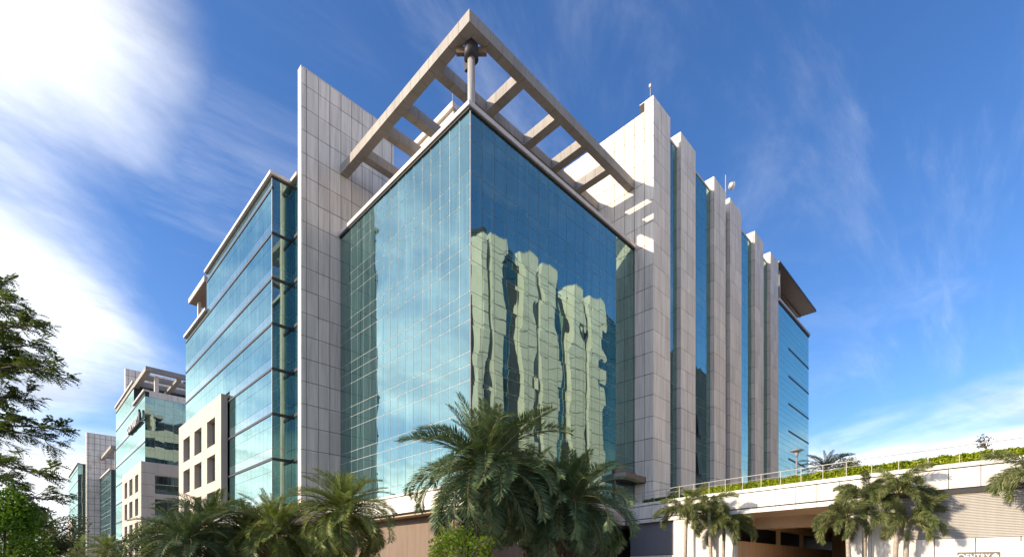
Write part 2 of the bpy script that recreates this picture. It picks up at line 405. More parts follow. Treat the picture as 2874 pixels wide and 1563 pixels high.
# curved right-hand edge, panel by panel
def edge_points(step):
    pts, acc = [], 0.0
    P = [Vector((x, y)) for x, y in EDGE]; seg = 0; pos = 0.0
    L = [(P[i + 1] - P[i]).length for i in range(len(P) - 1)]; tot = sum(L); n = int(tot / step)
    for k in range(n + 1):
        d = tot * k / n; i = 0
        while i < len(L) - 1 and d > L[i]: d -= L[i]; i += 1
        pts.append(P[i].lerp(P[i + 1], d / L[i]))
    return pts
EP = edge_points(1.18)
def seg_box(name, mat, parent, a, b, off0, off1, z0, z1, gap=0.0, share=False):
    """a box along the segment a-b, between offsets inward (+X side) off0 and off1"""
    d = (b - a); L = d.length; mid = (a + b) / 2; nrm = Vector((-d.y, d.x)).normalized()     # points to +X for a southward edge
    c = mid + nrm * (off0 + off1) / 2
    me = unit_box((round(L - gap, 3), abs(off1 - off0), z1 - z0), mat)
    return link(name, me, parent, mw=Matrix.Translation((c.x, c.y, (z0 + z1) / 2)) @ Matrix.Rotation(math.atan2(d.y, d.x), 4, 'Z'))
for a, b in zip(EP[:-1], EP[1:]):
    seg_box("parapet_coping", "white_panel", pod, a, b, -0.07, 0.42, 6.69, CZP, 0.015)
    seg_box("parapet_panel", "white_panel", pod, a, b, 0.0, 0.06, 5.68, 6.64, 0.03)
    seg_box("parapet_backing", "concrete_dark", pod, a, b, 0.07, 0.30, 5.4, 6.685)
    if (a.y + b.y) / 2 > -20.2: seg_box("beam_panel", "white_panel", pod, a, b, 0.02, 0.08, 5.33, 5.60, 0.03)
def edge_x(y):
    for (x0, y0), (x1, y1) in zip(EDGE[:-1], EDGE[1:]):
        if y1 <= y <= y0: return x0 + (x1 - x0) * (y0 - y) / (y0 - y1)
    return EDGE[-1][0]
def wall_run(name, mat, y0, y1, z0, z1, off, th=0.3, n=None, gap=0.02):
    n = n or max(1, int(round((y0 - y1) / 1.2)))
    ys = steps(y0, y1, n)
    for a, b in zip(ys[:-1], ys[1:]):
        seg_box(name, mat, pod, Vector((edge_x(a), a)), Vector((edge_x(b), b)), off, off + th, z0, z1, gap)
# under the deck: grey louvres, white piers, drive-in opening, white wall, beige louvres
def louvres(mat, y0, y1, z0, z1, off, pitch, n):
    ys = steps(y0, y1, n); z = z1 - pitch / 2
    wall_run("louvre_backing", "concrete_dark", y0, y1, z0, z1, off + 0.10, 0.15, n, 0.0)
    while z > z0:
        for a, b in zip(ys[:-1], ys[1:]):
            A, B = Vector((edge_x(a), a)), Vector((edge_x(b), b)); d = B - A; nrm = Vector((-d.y, d.x)).normalized(); c = (A + B) / 2 + nrm * (off + 0.04)
            link("louvre_slat", unit_box((round(d.length, 3), 0.016, pitch * 0.92), mat), pod,
                 mw=Matrix.Translation((c.x, c.y, z)) @ Matrix.Rotation(math.atan2(d.y, d.x), 4, 'Z') @ Matrix.Rotation(R(-32), 4, 'X'))
        z -= pitch
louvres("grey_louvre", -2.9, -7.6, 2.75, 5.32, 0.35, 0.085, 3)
wall_run("wall_panel", "white_panel", -2.9, -7.6, 0.0, 2.72, 0.35)
wall_run("wall_panel", "white_panel", -7.62, -9.3, 0.0, 5.30, 0.10, 0.5, 1)
wall_run("wall_panel", "white_panel", -9.32, -12.3, 0.0, 5.30, 0.30, 0.4, 2)
wall_run("wall_panel", "white_panel", -19.0, -21.2, 0.0, 5.60, 0.12, 0.4, 2)
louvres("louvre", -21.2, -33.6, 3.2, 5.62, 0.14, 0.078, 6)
wall_run("wall_panel", "white_panel", -21.22, -33.6, 0.0, 3.18, 0.10, 0.4, 8, 0.04)
# drive-in: low wall with posts on the left, dark windows behind, beam, far wall
part_box("drive_wall", "drive_concrete", pod, 13.3, 70, -12.3, -12.0, 0.0, 3.6)
part_box("drive_window", "dark_metal", pod, 13.3, 70, -11.2, -11.1, 3.3, 5.36)
for x in (16.8, 22.5, 29.0): part_box("drive_post", "drive_concrete", pod, x, x + 0.28, -12.28, -12.02, 3.6, 5.0)
part_box("drive_lintel", "soffit", pod, 13.6, 70, -12.32, -11.9, 4.75, 5.36)
part_box("drive_beam", "soffit", pod, 17.0, 18.2, -19.0, -12.33, 4.6, 5.36)
part_box("drive_far_wall", "drive_concrete", pod, 39.6, 40, -19, -12.3, 0, 5.36)
part_box("drive_wall", "drive_concrete", pod, 12.9, 40, -19.3, -19.0, 0, 5.36)

# ------------------------------------------------------------------ main building
main = thing("office_building", "large glass and stone office tower with rooftop pergola frame at its corner", "building", (10, 10, 0))
GP = Pieces(main, "glass_pane", "glass_panes")
CP = Pieces(main, "cladding_panel", "cladding_panels")
LX, YF, XF = 20.67, 18.40, -3.60
# glass tower
part_box("tower_core", "concrete_dark", main, 0.11, LX, 0.11, YF, 0.0, 32.1)
top, base = 32.16, 6.5
zs = rows(top, base)
ys = steps(0, YF, 17); xs = steps(0, LX, 18)
mb = MB(); bars(mb, '-x', 0.0, ys, zs, 0.085, wv=0.07); wl_ = mb.build("curtain_wall", "aluminium", main)
mb = MB(); bars(mb, '-y', 0.0, [min(LX - 0.03, max(0.14, x)) for x in xs], zs, 0.05); wr_ = mb.build("curtain_wall", "aluminium", main)
grid_face(GP, wl_, "glass", '-x', 0.0, ys, zs, 0.02, 0.060, R(0.07), 0.75, gapv=0.048)
grid_face(GP, wr_, "glass", '-y', 0.0, xs, zs, 0.02, 0.03, R(0.085))
part_box("coping", "coping_metal", main, -0.22, 0.55, -0.22, YF, 32.30, 32.62)
part_box("coping", "coping_metal", main, 0.553, LX, -0.22, 0.55, 32.302, 32.618)
part_box("coping_soffit", "dark_metal", main, -0.10, LX, -0.10, YF, 32.165, 32.297)
# stone fin wall
part_box("fin_core", "concrete_dark", main, XF + 0.05, 5.65, YF + 0.05, YF + 0.64, 0.0, 45.55)
fin = part_box("fin_wall", "cladding", main, XF + 0.05, 5.65, YF + 0.645, YF + 0.69, 5.0, 45.55)
fz = panel_rows(45.62, 4.2, 1.5)
fx = [XF, XF + 0.47] + [XF + 0.47 + 1.07 * i for i in range(1, 9)] + [5.72]
grid_face(CP, fin, "cladding", '-y', YF, fx, fz, weight=1.3)
grid_face(CP, fin, "cladding", '-x', XF - 0.001, [YF + 0.002, YF + 0.69], fz, 0.049, 0.03)
part_box("fin_cap", "coping_metal", main, XF - 0.01, 5.7, YF - 0.01, YF + 0.70, 45.56, 45.66)
# rooftop pergola
ZB0, ZB1 = 38.10, 38.92
def beam(x0, x1, y0, y1, along):
    core = part_box("pergola_beam", "concrete_dark", main, x0 + 0.03, x1 - 0.03, y0 + 0.03, y1 - 0.03, ZB0 + 0.03, ZB1 - 0.03)
    a0, a1 = (x0, x1) if along == 'x' else (y0, y1)
    n = max(2, int(round((a1 - a0) / 1.15)))
    for a, b in zip(steps(a0, a1, n)[:-1], steps(a0, a1, n)[1:]):
        L = b - a - 0.022
        if along == 'x': link("beam_cladding", unit_box((L, y1 - y0, ZB1 - ZB0), "granite"), core, ((a + b) / 2, (y0 + y1) / 2, (ZB0 + ZB1) / 2))
        else: link("beam_cladding", unit_box((x1 - x0, L, ZB1 - ZB0), "granite"), core, ((x0 + x1) / 2, (a + b) / 2, (ZB0 + ZB1) / 2))
beam(0.0, 0.75, 0.0, YF, 'y')
beam(0.752, LX, 0.0, 0.70, 'x')
beam(0.752, LX, 4.08, 4.80, 'x')
for x in (5.22, 9.62, 13.22, 16.86): beam(x, x + 0.75, 0.702, 4.078, 'y')
for y in (8.50, 11.35, 14.88): beam(0.752, 5.0, y, y + 0.74, 'x')
mb = MB(); mb.tube([(1.15, 1.15, 32.0), (1.15, 1.15, 37.3)], 0.26, 20); mb.build("pergola_column", "steel", main, True)
mb = MB(); mb.tube([(1.15, 1.15, 37.2), (1.15, 1.15, 37.75), (1.15, 1.15, 38.35), (1.15, 1.15, 38.45)], [0.5, 0.5, 0.46, 0.30], 20); mb.build("column_head", "dark_metal", main, True)
mb = MB(); mb.prism([(0.4, 1.9), (1.9, 0.4), (2.1, 0.6), (0.6, 2.1)], 37.66, 38.08); mb.build("column_bracket", "bronze", main)
mb = MB(); mb.box(1.05, 1.25, 1.45, 1.8, 36.75, 37.65); mb.build("column_gusset", "dark_metal", main)
# roof house behind the tower edge
part_box("roof_house", "cladding", main, 5.0, 12.0, 8.0, 14.2, 32.2, 40.6)
part_box("roof_house_coping", "coping_metal", main, 4.75, 12.2, 7.8, 14.4, 40.6, 41.1)
part_box("roof_louvre", "grey_louvre", main, 5.3, 12.0, 14.41, 18.2, 32.2, 38.8)
part_box("tower_roof", "roof", main, 0.6, LX, 0.6, YF, 32.1, 32.28)
mb = MB(); mb.tube([(4.9, 7.95, 41.1), (4.9, 7.95, 42.3)], 0.025, 6); mb.build("lightning_rod", "steel", main)
mb = MB(); mb.tube([(20.9, -1.6, 45.7), (20.9, -1.6, 46.9)], 0.03, 6); mb.box(20.8, 21.0, -1.7, -1.5, 46.85, 47.15); mb.build("lightning_rod", "steel", main)

# stone wing to the right of the tower: end wall and six pilasters with glass between
YP, YG = -2.04, -1.60
wz = panel_rows(45.72, 6.5, 2.45, 2.0); wz = [45.72, 43.17, 42.0, 40.05, 38.05, 36.05, 34.1, 32.07, 30.05, 28.0, 25.95, 23.95, 21.9, 19.9, 17.9, 15.9, 13.85, 11.85, 9.85, 6.5]
part_box("wing_core", "concrete_dark", main, LX + 0.05, 56.4, YG + 0.11, 18, 0.0, 44.2)
core2 = part_box("end_wall", "concrete_dark", main, LX + 0.05, 23.9, YP + 0.05, 8.6, 0.0, 44.75)
part_box("end_wall_cap", "cladding", main, LX + 0.05, 23.9, YP + 0.05, -1.12, 44.76, 45.66)
grid_face(CP, core2, "cladding", '-x', LX, [YP + 0.002, -1.10], wz, weight=1.2)
grid_face(CP, core2, "cladding", '-x', LX, [-1.10, -0.02], [44.8] + wz[1:], weight=1.2)
grid_face(CP, core2, "cladding", '-x', LX, [0.0, 1.05, 2.2, 3.32, 4.4, 5.5, 6.55, 7.6, 8.6], [44.8, 42.9, 41.3, 39.6, 38.05, 36.05, 34.1, 32.65])
PIL = [(LX, 23.96), (26.15, 29.54), (34.23, 37.52), (38.76, 42.41), (46.99, 50.35), (53.06, 56.5)]
for k, (a, b) in enumerate(PIL):
    c0 = part_box("pilaster", "concrete_dark", main, a + 0.05, b - 0.02, YP + 0.05, -0.6, 6.0, 45.66)
    w = b - a
    grid_face(CP, c0, "cladding", '-y', YP - (0.001 if k == 0 else 0), [a, a + 0.44 * w, a + 0.80 * w, b], wz, 0.05 if k == 0 else 0.045, gap=0.04, weight=1.2)
    if k: grid_face(CP, c0, "cladding", '-x', a, [YP + 0.05, -0.55], wz)
    part_box("pilaster_cap", "coping_metal", main, a + 0.02, b - 0.02, YP + 0.02, -0.58, 45.665, 45.74)
for (a0, a1), (b0, b1), n in ((PIL[0], PIL[1], 2), (PIL[1], PIL[2], 4), (PIL[3], PIL[4], 4), (PIL[4], PIL[5], 2)):
    us = steps(a1, b0, n); vs = rows(44.2, 6.5)
    mb = MB(); bars(mb, '-y', YG, us, vs, 0.05); cw = mb.build("curtain_wall", "aluminium", main)
    opened = (lambda u, v: False) if n != 4 or a1 > 30 else (lambda u, v: 30.7 < u < 31.9 and (15.9 < v < 18.2 or 11.9 < v < 14.2) and False)
    grid_face(GP, cw, "glass", '-y', YG, us, vs, 0.02, 0.03, R(0.05))
    part_box("glass_wall_coping", "aluminium", main, a1, b0, YG - 0.06, YG + 0.3, 44.2, 44.42)
part_box("dark_slot", "dark_metal", main, 37.5, 38.78, YG, YG + 0.1, 6.5, 44.2)
for z in (17.2, 13.0):                                    # two windows standing open
    o = link("open_window", unit_box((1.12, 0.05, 2.3), "glass"), main, mw=Matrix.Translation((31.3, YG - 0.13, z)) @ Matrix.Rotation(R(-5), 4, 'X'))
    part_box("window_gap_shade", "dark_metal", main, 30.35, 31.86, YG - 0.004, YG + 0.05, z - 1.45, z + 1.16)  # flat dark sheet, wider than its pane, painting the open gap's shade
# lower glass end with roof canopy
part_box("end_core", "concrete_dark", main, 56.4, 71.8, YP + 0.11, 18, 0.0, 40.0)
us = steps(56.5, 71.9, 14); vs = rows(40.0, 6.5, (1.0, 2.4, 3.2, 4.0))
mb = MB(); bars(mb, '-y', YP, us, vs, 0.05); cw = mb.build("curtain_wall", "aluminium", main)
grid_face(GP, cw, "glass", '-y', YP, us, vs, 0.02, 0.03, R(0.05))
part_box("coping_soffit", "dark_metal", main, 56.5, 72.0, YP - 0.10, YP + 0.4, 40.0, 40.25)
part_box("coping", "coping_metal", main, 56.5, 72.15, YP - 0.22, YP + 0.5, 40.25, 40.55)
for z in (34.8, 30.65, 26.5, 22.4, 18.2): part_box("vent_slot", "dark_metal", main, 61.2, 71.9, YP - 0.035, YP - 0.004, z - 0.14, z + 0.14)
mb = MB(); mb.prism([(56.6, YP - 0.1), (76.0, YP - 0.1), (76.0, 5.5), (56.6, 5.5)], 45.75, 46.0); mb.build("roof_canopy", "bronze", main)
part_box("canopy_edge", "dark_metal", main, 56.6, 76.05, YP - 0.16, YP - 0.103, 45.72, 46.03)
part_box("canopy_edge", "dark_metal", main, 76.003, 76.06, YP - 0.1, 5.5, 45.72, 46.03)
for y in (0.2, 2.2): part_box("canopy_rib", "bronze", main, 56.6, 75.9, y, y + 0.15, 45.45, 45.745)
part_box("canopy_pier", "cladding", main, 69.0, 72.8, 1.2, 3.6, 40.0, 45.745)
mb = MB(); mb.tube([(58.5, -1.6, 40.5), (58.5, -1.6, 45.74)], 0.13, 10); mb.build("canopy_post", "steel", main, True)
part_box("canopy_back_wall", "bronze", main, 57.5, 69.0, 4.0, 4.3, 40.0, 45.745)
part_box("end_roof", "roof", main, 56.4, 72, -1.5, 18, 40.0, 40.2)
# entrance canopy at the inner corner
mb = MB(); mb.box(17.12, LX - 0.01, -1.22, -0.02, 9.72, 9.80); mb.build("entrance_canopy", "dark_metal", main)
ec = mb
part_box("canopy_fascia", "bronze", main, 17.10, LX - 0.012, -1.28, -1.221, 9.74, 10.28)
part_box("canopy_fascia", "steel", main, 17.06, 17.099, -1.27, -0.03, 9.74, 10.28)
part_box("canopy_upstand", "bronze", main, 17.15, LX - 0.012, -0.22, -0.03, 10.0, 10.78)
part_box("door_post", "bronze", main, 17.15, 17.28, -0.16, -0.03, PZ, 9.72)
part_box("door_recess", "dark_glass", main, 17.3, 19.6, -0.06, -0.03, PZ, 9.7)

# ---- left wing of blue banded glass, shared by the buildings of the row
def wing(root, GPx, CPx, x0, y_near, y_far, parts_top, block, near_face=None, sep_rows=True, w_glass=0.5, colw=1.12, block_side=None):
    """x0 glass plane; parts_top: [(ya, yb, z_top)]; block: (y0, y1, z_top, window columns, window rows)"""
    by0, by1, bz, wc, wr = block
    core_x = x0 + 0.12
    for ya, yb, zt in parts_top:
        part_box("wing_core", "concrete_dark", root, core_x, x0 + 14, max(ya, y_near + 0.12) + (0.0 if ya == y_near else 0.001), yb, bz - 0.3, zt - 0.3)
        us = steps(ya, yb, int(round((yb - ya) / colw)))
        lines = [31.4 - 4.0 * k for k in range(-1, 7)]
        mb = MB()
        for zl in lines:
            if zl > zt + 0.5: continue
            zt2 = min(zl + 3.86, zt - 0.15)
            for a, b, mm in ((zl + 0.14, zl + 1.0, "spandrel_glass"), (zl + 1.0, zl + 2.9, "glass"), (zl + 2.9, zt2, "glass")):
                b = min(b, zt2)
                if b - a < 0.15: continue
                grid_face(GPx, None, mm, '-x', x0, us, [a, b], 0.02, 0.022, R(0.04), w_glass, skip=lambda u, v: by0 < u < by1 and v < bz)
            if zl < zt - 0.5: mb.box(x0 - 0.05, x0 + 0.11, ya - 0.05 if ya == y_near else ya, yb, zl - 0.10, zl + 0.10)
        mb.build("floor_band", "dark_metal", root)
        part_box("coping_soffit", "dark_metal", root, x0 - 0.05, x0 + 0.5, ya - 0.05, yb, zt - 0.42, zt - 0.302)
        part_box("coping", "coping_metal", root, x0 - 0.28, x0 + 0.6, ya - 0.28, yb, zt - 0.30, zt)
        part_box("wing_roof", "roof", root, x0 + 0.61, x0 + 14, ya, yb, zt - 0.3, zt - 0.12)
    # lower storeys, cut where the stone block stands
    for a, b in ((y_near + 0.12, by0), (by1, y_far)):
        if b - a > 0.2: part_box("wing_core", "concrete_dark", root, core_x, x0 + 14, a, b, 0.0, bz - 0.301)
    xb = x0 - 0.69
    part_box("block_core", "concrete_dark", root, x0 + 0.75, x0 + 14, max(by0 + 0.05, y_near + 0.12), by1 - 0.05, 0.0, bz - 0.302)
    blk = part_box("stone_block", "beige_stone", root, xb + 0.02, x0 + 0.7, by0 + 0.02, by1 - 0.02, bz - 0.30, bz - 0.02)
    yc = [by0] + [v for p in wc for v in p] + [by1]; zc = [0.0] + [v for p in sorted(wr) for v in p] + [bz]
    for i in range(len(yc) - 1):
        for j in range(len(zc) - 1):
            if i % 2 == 1 and j % 2 == 1: continue
            ya, yb, za, zb = yc[i], yc[i + 1], zc[j], zc[j + 1]
            link("stone_panel", unit_box((0.62, yb - ya - 0.008, zb - za - 0.008), "beige_stone"), blk, (xb + 0.31, (ya + yb) / 2, (za + zb) / 2))
    for a, b in wc:
        for c, d in wr: part_box("window", "dark_glass", root, xb + 0.57, xb + 0.63, a - 0.02, b + 0.02, c - 0.02, d + 0.02)
    part_box("block_back", "beige_stone", root, x0 - 0.001, x0 + 0.69, by1 - 0.5, by1 - 0.02, 0, bz - 0.31)
    return blk

XW, YW = -5.15, 20.82
wing(main, GP, CP, XW, YW, 51.5, [(YW, 41.65, 36.70), (41.652, 51.5, 32.25)],
     (33.42, 51.92, 20.12, [(35.54, 38.70), (40.97, 44.18), (46.28, 49.54)], [(15.2, 18.12), (11.2, 14.1), (7.2, 10.1), (3.2, 6.1)]))
part_box("wing_end_wall", "cladding", main, XW + 0.1, XW + 14, 51.5, 51.7, 0, 32.0)
for z in (28.0, 24.0, 20.0, 16.0, 12.0, 8.0): part_box("end_window", "dark_glass", main, XW + 1.5, XW + 12, 51.7, 51.72, z, z + 1.8)
# return faces beside the fin
us = steps(XW, -3.49, 2); vsr = sorted([31.4 - 4.0 * k for k in range(-1, 7) if 31.4 - 4 * k < 36] + [31.4 - 4.0 * k + 1.0 for k in range(0, 7)] + [36.28])
mb = MB(); bars(mb, '-y', YW, us, vsr, 0.04); cw = mb.build("curtain_wall", "aluminium", main)
grid_face(GP, cw, "glass", '-y', YW, [XW + 0.02, -4.3, -3.49], vsr, 0.02, 0.03, R(0.04))
mb = MB()
for k in range(0, 7): mb.box(XW + 0.12, -3.5, YW - 0.05, YW + 0.1, 31.4 - 4 * k - 0.13, 31.4 - 4 * k + 0.13)
mb.build("floor_band", "dark_metal", main)
part_box("return_core", "concrete_dark", main, -3.36, 2.0, 19.1, YW + 0.2, 0, 36.2)
grid_face(GP, main, "glass", '-x', -3.49, [19.12, 20.0, YW], vsr, 0.02, 0.03, R(0.04))
mb = MB()
for k in range(0, 7): mb.box(-3.56, -3.37, 19.12, YW - 0.06, 31.4 - 4 * k - 0.13, 31.4 - 4 * k + 0.13)
mb.build("floor_band", "dark_metal", main)
part_box("coping", "coping_metal", main, -3.75, -2.9, 19.12, YW - 0.29, 36.38, 36.68)
part_box("coping", "coping_metal", main, XW + 0.61, -2.9, YW - 0.28, YW + 0.3, 36.40, 36.70)
# terrace canopy at the far end of the wing
part_box("terrace_canopy", "coping_metal", main, XW - 0.2, XW + 8, 41.9, 49.2, 35.65, 36.25)
part_box("terrace_canopy_soffit", "bronze", main, XW - 0.1, XW + 8, 42.0, 49.1, 35.60, 35.648)
for y in (43.0, 47.6): part_box("terrace_post", "coping_metal", main, XW + 0.5, XW + 0.85, y, y + 0.35, 32.0, 35.60)
part_box("terrace_wall", "cladding", main, XW + 6, XW + 6.3, 41.7, 50, 32.0, 35.6)
# dish on the roof
part_box("parapet_wall", "cladding", main, 24, 56, 6.0, 6.4, 44.2, 45.2)
CP.finish(); 
# glass of the wing hangs on its own frame
for q in range(len(GP.L)):
    if GP.L[q][1] is None: GP.L[q] = (GP.L[q][0], main) + GP.L[q][2:]
GP.finish()
dish = thing("satellite_dish", "small white dish antenna on a thin mast above the pilasters", "antenna", (40.5, 0.2, 44.5))
p = on_y(2041, 524, 0.2)
dish.location = (p.x - 0.5, 0.2, 44.4)
mb = MB(); mb.tube([(p.x - 0.5, 0.2, 44.4), (p.x - 0.5, 0.2, p.z + 1.2)], 0.06, 8); mb.build("mast", "steel", dish, True)
mb = MB(); mb.tube([(p.x - 0.1, 0.0, p.z), (p.x + 0.05, -0.1, p.z), (p.x + 0.35, -0.3, p.z)], [0.05, 0.30, 0.48], 20); mb.tube([(p.x + 0.36, -0.31, p.z), (p.x + 0.42, -0.35, p.z)], 0.48, 20); mb.build("reflector", "sign_white", dish, True)
mb = MB(); mb.tube([(p.x - 0.5, 0.2, p.z), (p.x - 0.1, 0.0, p.z)], 0.05, 6); mb.build("bracket", "steel", dish)

# ------------------------------------------------------------------ second and third buildings of the row
bb = thing("office_building", "second glass office block of the row, with pergola roof and pale sign letters", "building", (0, 95, 0))
GB, CB = Pieces(bb, "glass_pane", "glass_panes", 120), Pieces(bb, "cladding_panel", "cladding_panels", 80)
YB = 79.5
wing(bb, GB, CB, XW, YB, 112.4, [(YB, 90.4, 32.30), (90.402, 112.4, 36.70)],
     (78.53, 98.3, 19.85, [(81.18, 84.38), (86.85, 90.36), (92.58, 95.73)], [(15.0, 18.03), (10.9, 13.9), (6.7, 9.7), (2.7, 5.7)]), w_glass=0.05)
us = steps(XW, 5.9, 8); vs = [v for v in rows(31.2, 19.0, (1.0, 2.4, 4.0))]
mb = MB(); bars(mb, '-y', YB, us[1:], vs, 0.05); cw = mb.build("curtain_wall", "aluminium", bb)
grid_face(GB, cw, "glass", '-y', YB, us, vs, 0.02, 0.03, R(0.12), 3.0)
part_box("parapet", "cladding", bb, XW + 0.6, 9, YB - 0.05, YB + 0.3, 31.22, 32.28)
# stone front of the block with two strip windows
blk = part_box("block_front", "beige_stone", bb, XW - 0.06, -3.9, 78.53, 79.4, 0.0, 19.82)
for a, b in ((0.0, 10.75), (13.62, 14.55), (17.72, 19.82)): part_box("stone_panel", "beige_stone", blk, -3.895, 9, 78.53, 79.4, a, b)
for a in (10.75, 14.55):
    part_box("spandrel_pane", "spandrel_glass", bb, -3.89, 8, 78.75, 78.78, a + 0.01, a + 0.80)
    part_box("window", "dark_glass", bb, -3.89, 8, 78.78, 78.81, a + 0.82, a + 3.16)
for z in (2.0, 4, 6, 8, 10, 12, 14, 16, 18): part_box("stone_joint", "concrete_dark", bb, -5.82, -3.9, 78.522, 78.529, z - 0.02, z + 0.02)
# fin and pergola
fb = part_box("fin_wall", "concrete_dark", bb, XF + 0.05, 8, 112.0, 113.2, 0, 45.55)
grid_face(CB, fb, "cladding", '-y', 111.95, [XF, -3.1] + [-3.1 + 1.3 * i for i in range(1, 9)], panel_rows(45.62, 28, 1.5), gap=0.07)
part_box("fin_edge", "cladding", bb, XF - 0.003, XF + 0.046, 111.95, 113.2, 0, 45.6)
part_box("pergola_beam", "granite", bb, XW - 0.05, XW + 0.75, 78.7, 111.9, 35.35, 36.15)
part_box("pergola_beam", "granite", bb, XW + 0.752, 16, 78.7, 79.5, 35.352, 36.148)
for y in (83.5, 88.0, 92.5, 97.0): part_box("pergola_beam", "granite", bb, XW + 0.752, 16, y, y + 0.75, 35.354, 36.146)
for x in (-0.6, 4.0): part_box("pergola_beam", "granite", bb, x, x + 0.75, 79.502, 111.9, 34.9, 35.34)
part_box("pergola_post", "coping_metal", bb, -3.6, -3.0, 80.6, 81.2, 32.2, 35.35)
part_box("roof_house", "cladding", bb, -1.0, 10, 92, 106, 32.2, 38.0)
CB.finish()
for q in range(len(GB.L)):
    if GB.L[q][1] is None: GB.L[q] = (GB.L[q][0], bb) + GB.L[q][2:]
GB.finish()
# raised sign: an unreadable row of pale letters after a dark emblem
sg = thing("building_sign", "pale raised lettering beside a dark emblem on the second block's glass", "sign", (XW - 0.2, 88, 27.5))
def ring(mb, cy, cz, ry, rz, w, x0, x1, a0=0, a1=360, n=14):
    for k in range(n):
        t0, t1 = R(a0 + (a1 - a0) * k / n), R(a0 + (a1 - a0) * (k + 1) / n)
        p = [(cy + math.cos(t) * (ry + s), cz + math.sin(t) * (rz + s)) for t, s in ((t0, 0), (t0, w), (t1, w), (t1, 0))]
        b = len(mb.v)
        for x in (x0, x1): mb.v += [(x, q[0], q[1]) for q in p]
        for q in ((0, 1, 2, 3), (7, 6, 5, 4), (0, 4, 5, 1), (1, 5, 6, 2), (2, 6, 7, 3), (3, 7, 4, 0)):
            mb.f.append(tuple(b + i for i in q)); mb.m.append(0)
for k in range(6):
    mb = MB(); cy = 93.8 - 1.75 * k; ring(mb, cy, 28.1, 0.42, 0.5, 0.24, XW - 0.45, XW - 0.12, *(((0, 360), (30, 330), (0, 180), (-60, 240), (0, 360), (0, 180))[k]))
    if k in (0, 2, 5): mb.box(XW - 0.45, XW - 0.12, cy + 0.42, cy + 0.66, 27.45, 28.9 if k == 0 else 28.1)
    mb.build("letter", "sign_white", sg)
mb = MB(); mb.prism([(0, 0), (1.0, 0.2), (1.4, 1.0), (1.1, 1.6), (1.5, 2.3), (0.9, 2.5), (0.5, 1.9), (-0.1, 1.5)], -0.15, 0.15)
mb.v = [(XW - 0.3 + z, 82.6 + x * 0.9 - 0.6, 27.5 + y * 0.85) for x, y, z in mb.v]; mb.build("emblem", "dark_metal", sg)
part_box("sign_rail", "dark_metal", sg, XW - 0.4, XW - 0.07, 82.0, 94.4, 27.28, 27.36)

cc = thing("office_building", "third and farthest office block, grey stone fin beside banded glass, seen far left", "building", (0, 190, 0))
GC, CC = Pieces(cc, "glass_pane", "glass_panes", 60), Pieces(cc, "cladding_panel", "cladding_panels", 120)
part_box("tower_core", "concrete_dark", cc, 0.12, 14, 166.4, 190, 0, 31.4)
us, vs = steps(166.29, 190, 10), rows(31.3, 2.0, (1.3, 4.0))
mb = MB(); bars(mb, '-x', 0.0, us, vs, 0.10); cw = mb.build("curtain_wall", "aluminium", cc)
grid_face(GC, cw, "glass", '-x', 0.0, us, vs, 0.02, 0.08, R(0.05), 0.2)
us = steps(0, 14, 6); mb = MB(); bars(mb, '-y', 166.29, us[1:], vs, 0.10); cw = mb.build("curtain_wall", "aluminium", cc)
grid_face(GC, cw, "glass", '-y', 166.29, us, vs, 0.02, 0.08, R(0.05))
part_box("coping", "coping_metal", cc, -0.3, 14, 166.0, 190, 31.4, 31.8)
part_box("pergola_beam", "granite", cc, 0, 0.9, 166.2, 190, 37.9, 38.8)
for y in (166.2, 170.5, 175, 180, 185): part_box("pergola_beam", "granite", cc, 0.902, 14, y, y + 0.8, 37.902, 38.798)
part_box("pergola_post", "granite", cc, 1.2, 2.0, 167.5, 168.3, 31.8, 37.9)
fb = part_box("fin_wall", "concrete_dark", cc, XF + 0.05, 8, 190.05, 191.3, 0, 46.5)
grid_face(CC, fb, "cladding", '-y', 190.0, [XF, -3.0] + [-3.0 + 1.45 * i for i in range(1, 8)], panel_rows(46.6, 0, 1.6), gap=0.09)
part_box("fin_edge", "cladding", cc, XF - 0.003, XF + 0.046, 190.0, 191.3, 0, 46.55)
wing(cc, GC, CC, XW, 197.3, 233.7, [(197.3, 233.7, 37.3)], (211.7, 232, 19.2, [(213.5, 217), (219, 222.5), (225, 228.5)], [(14.5, 17.5), (10.5, 13.5), (6.5, 9.5)]), w_glass=0.01, colw=2.4)
us = steps(XW, -3.3, 2); vs = rows(36.9, 2.0, (1.0, 4.0)); mb = MB(); bars(mb, '-y', 197.3, us, vs, 0.1); cw = mb.build("curtain_wall", "aluminium", cc)
grid_face(GC, cw, "glass", '-y', 197.3, us, vs, 0.02, 0.05, R(0.05))
part_box("return_core", "concrete_dark", cc, -3.3, 6, 191.4, 197.5, 0, 36.5)
CC.finish()
for q in range(len(GC.L)):
    if GC.L[q][1] is None: GC.L[q] = (GC.L[q][0], cc) + GC.L[q][2:]
GC.finish()

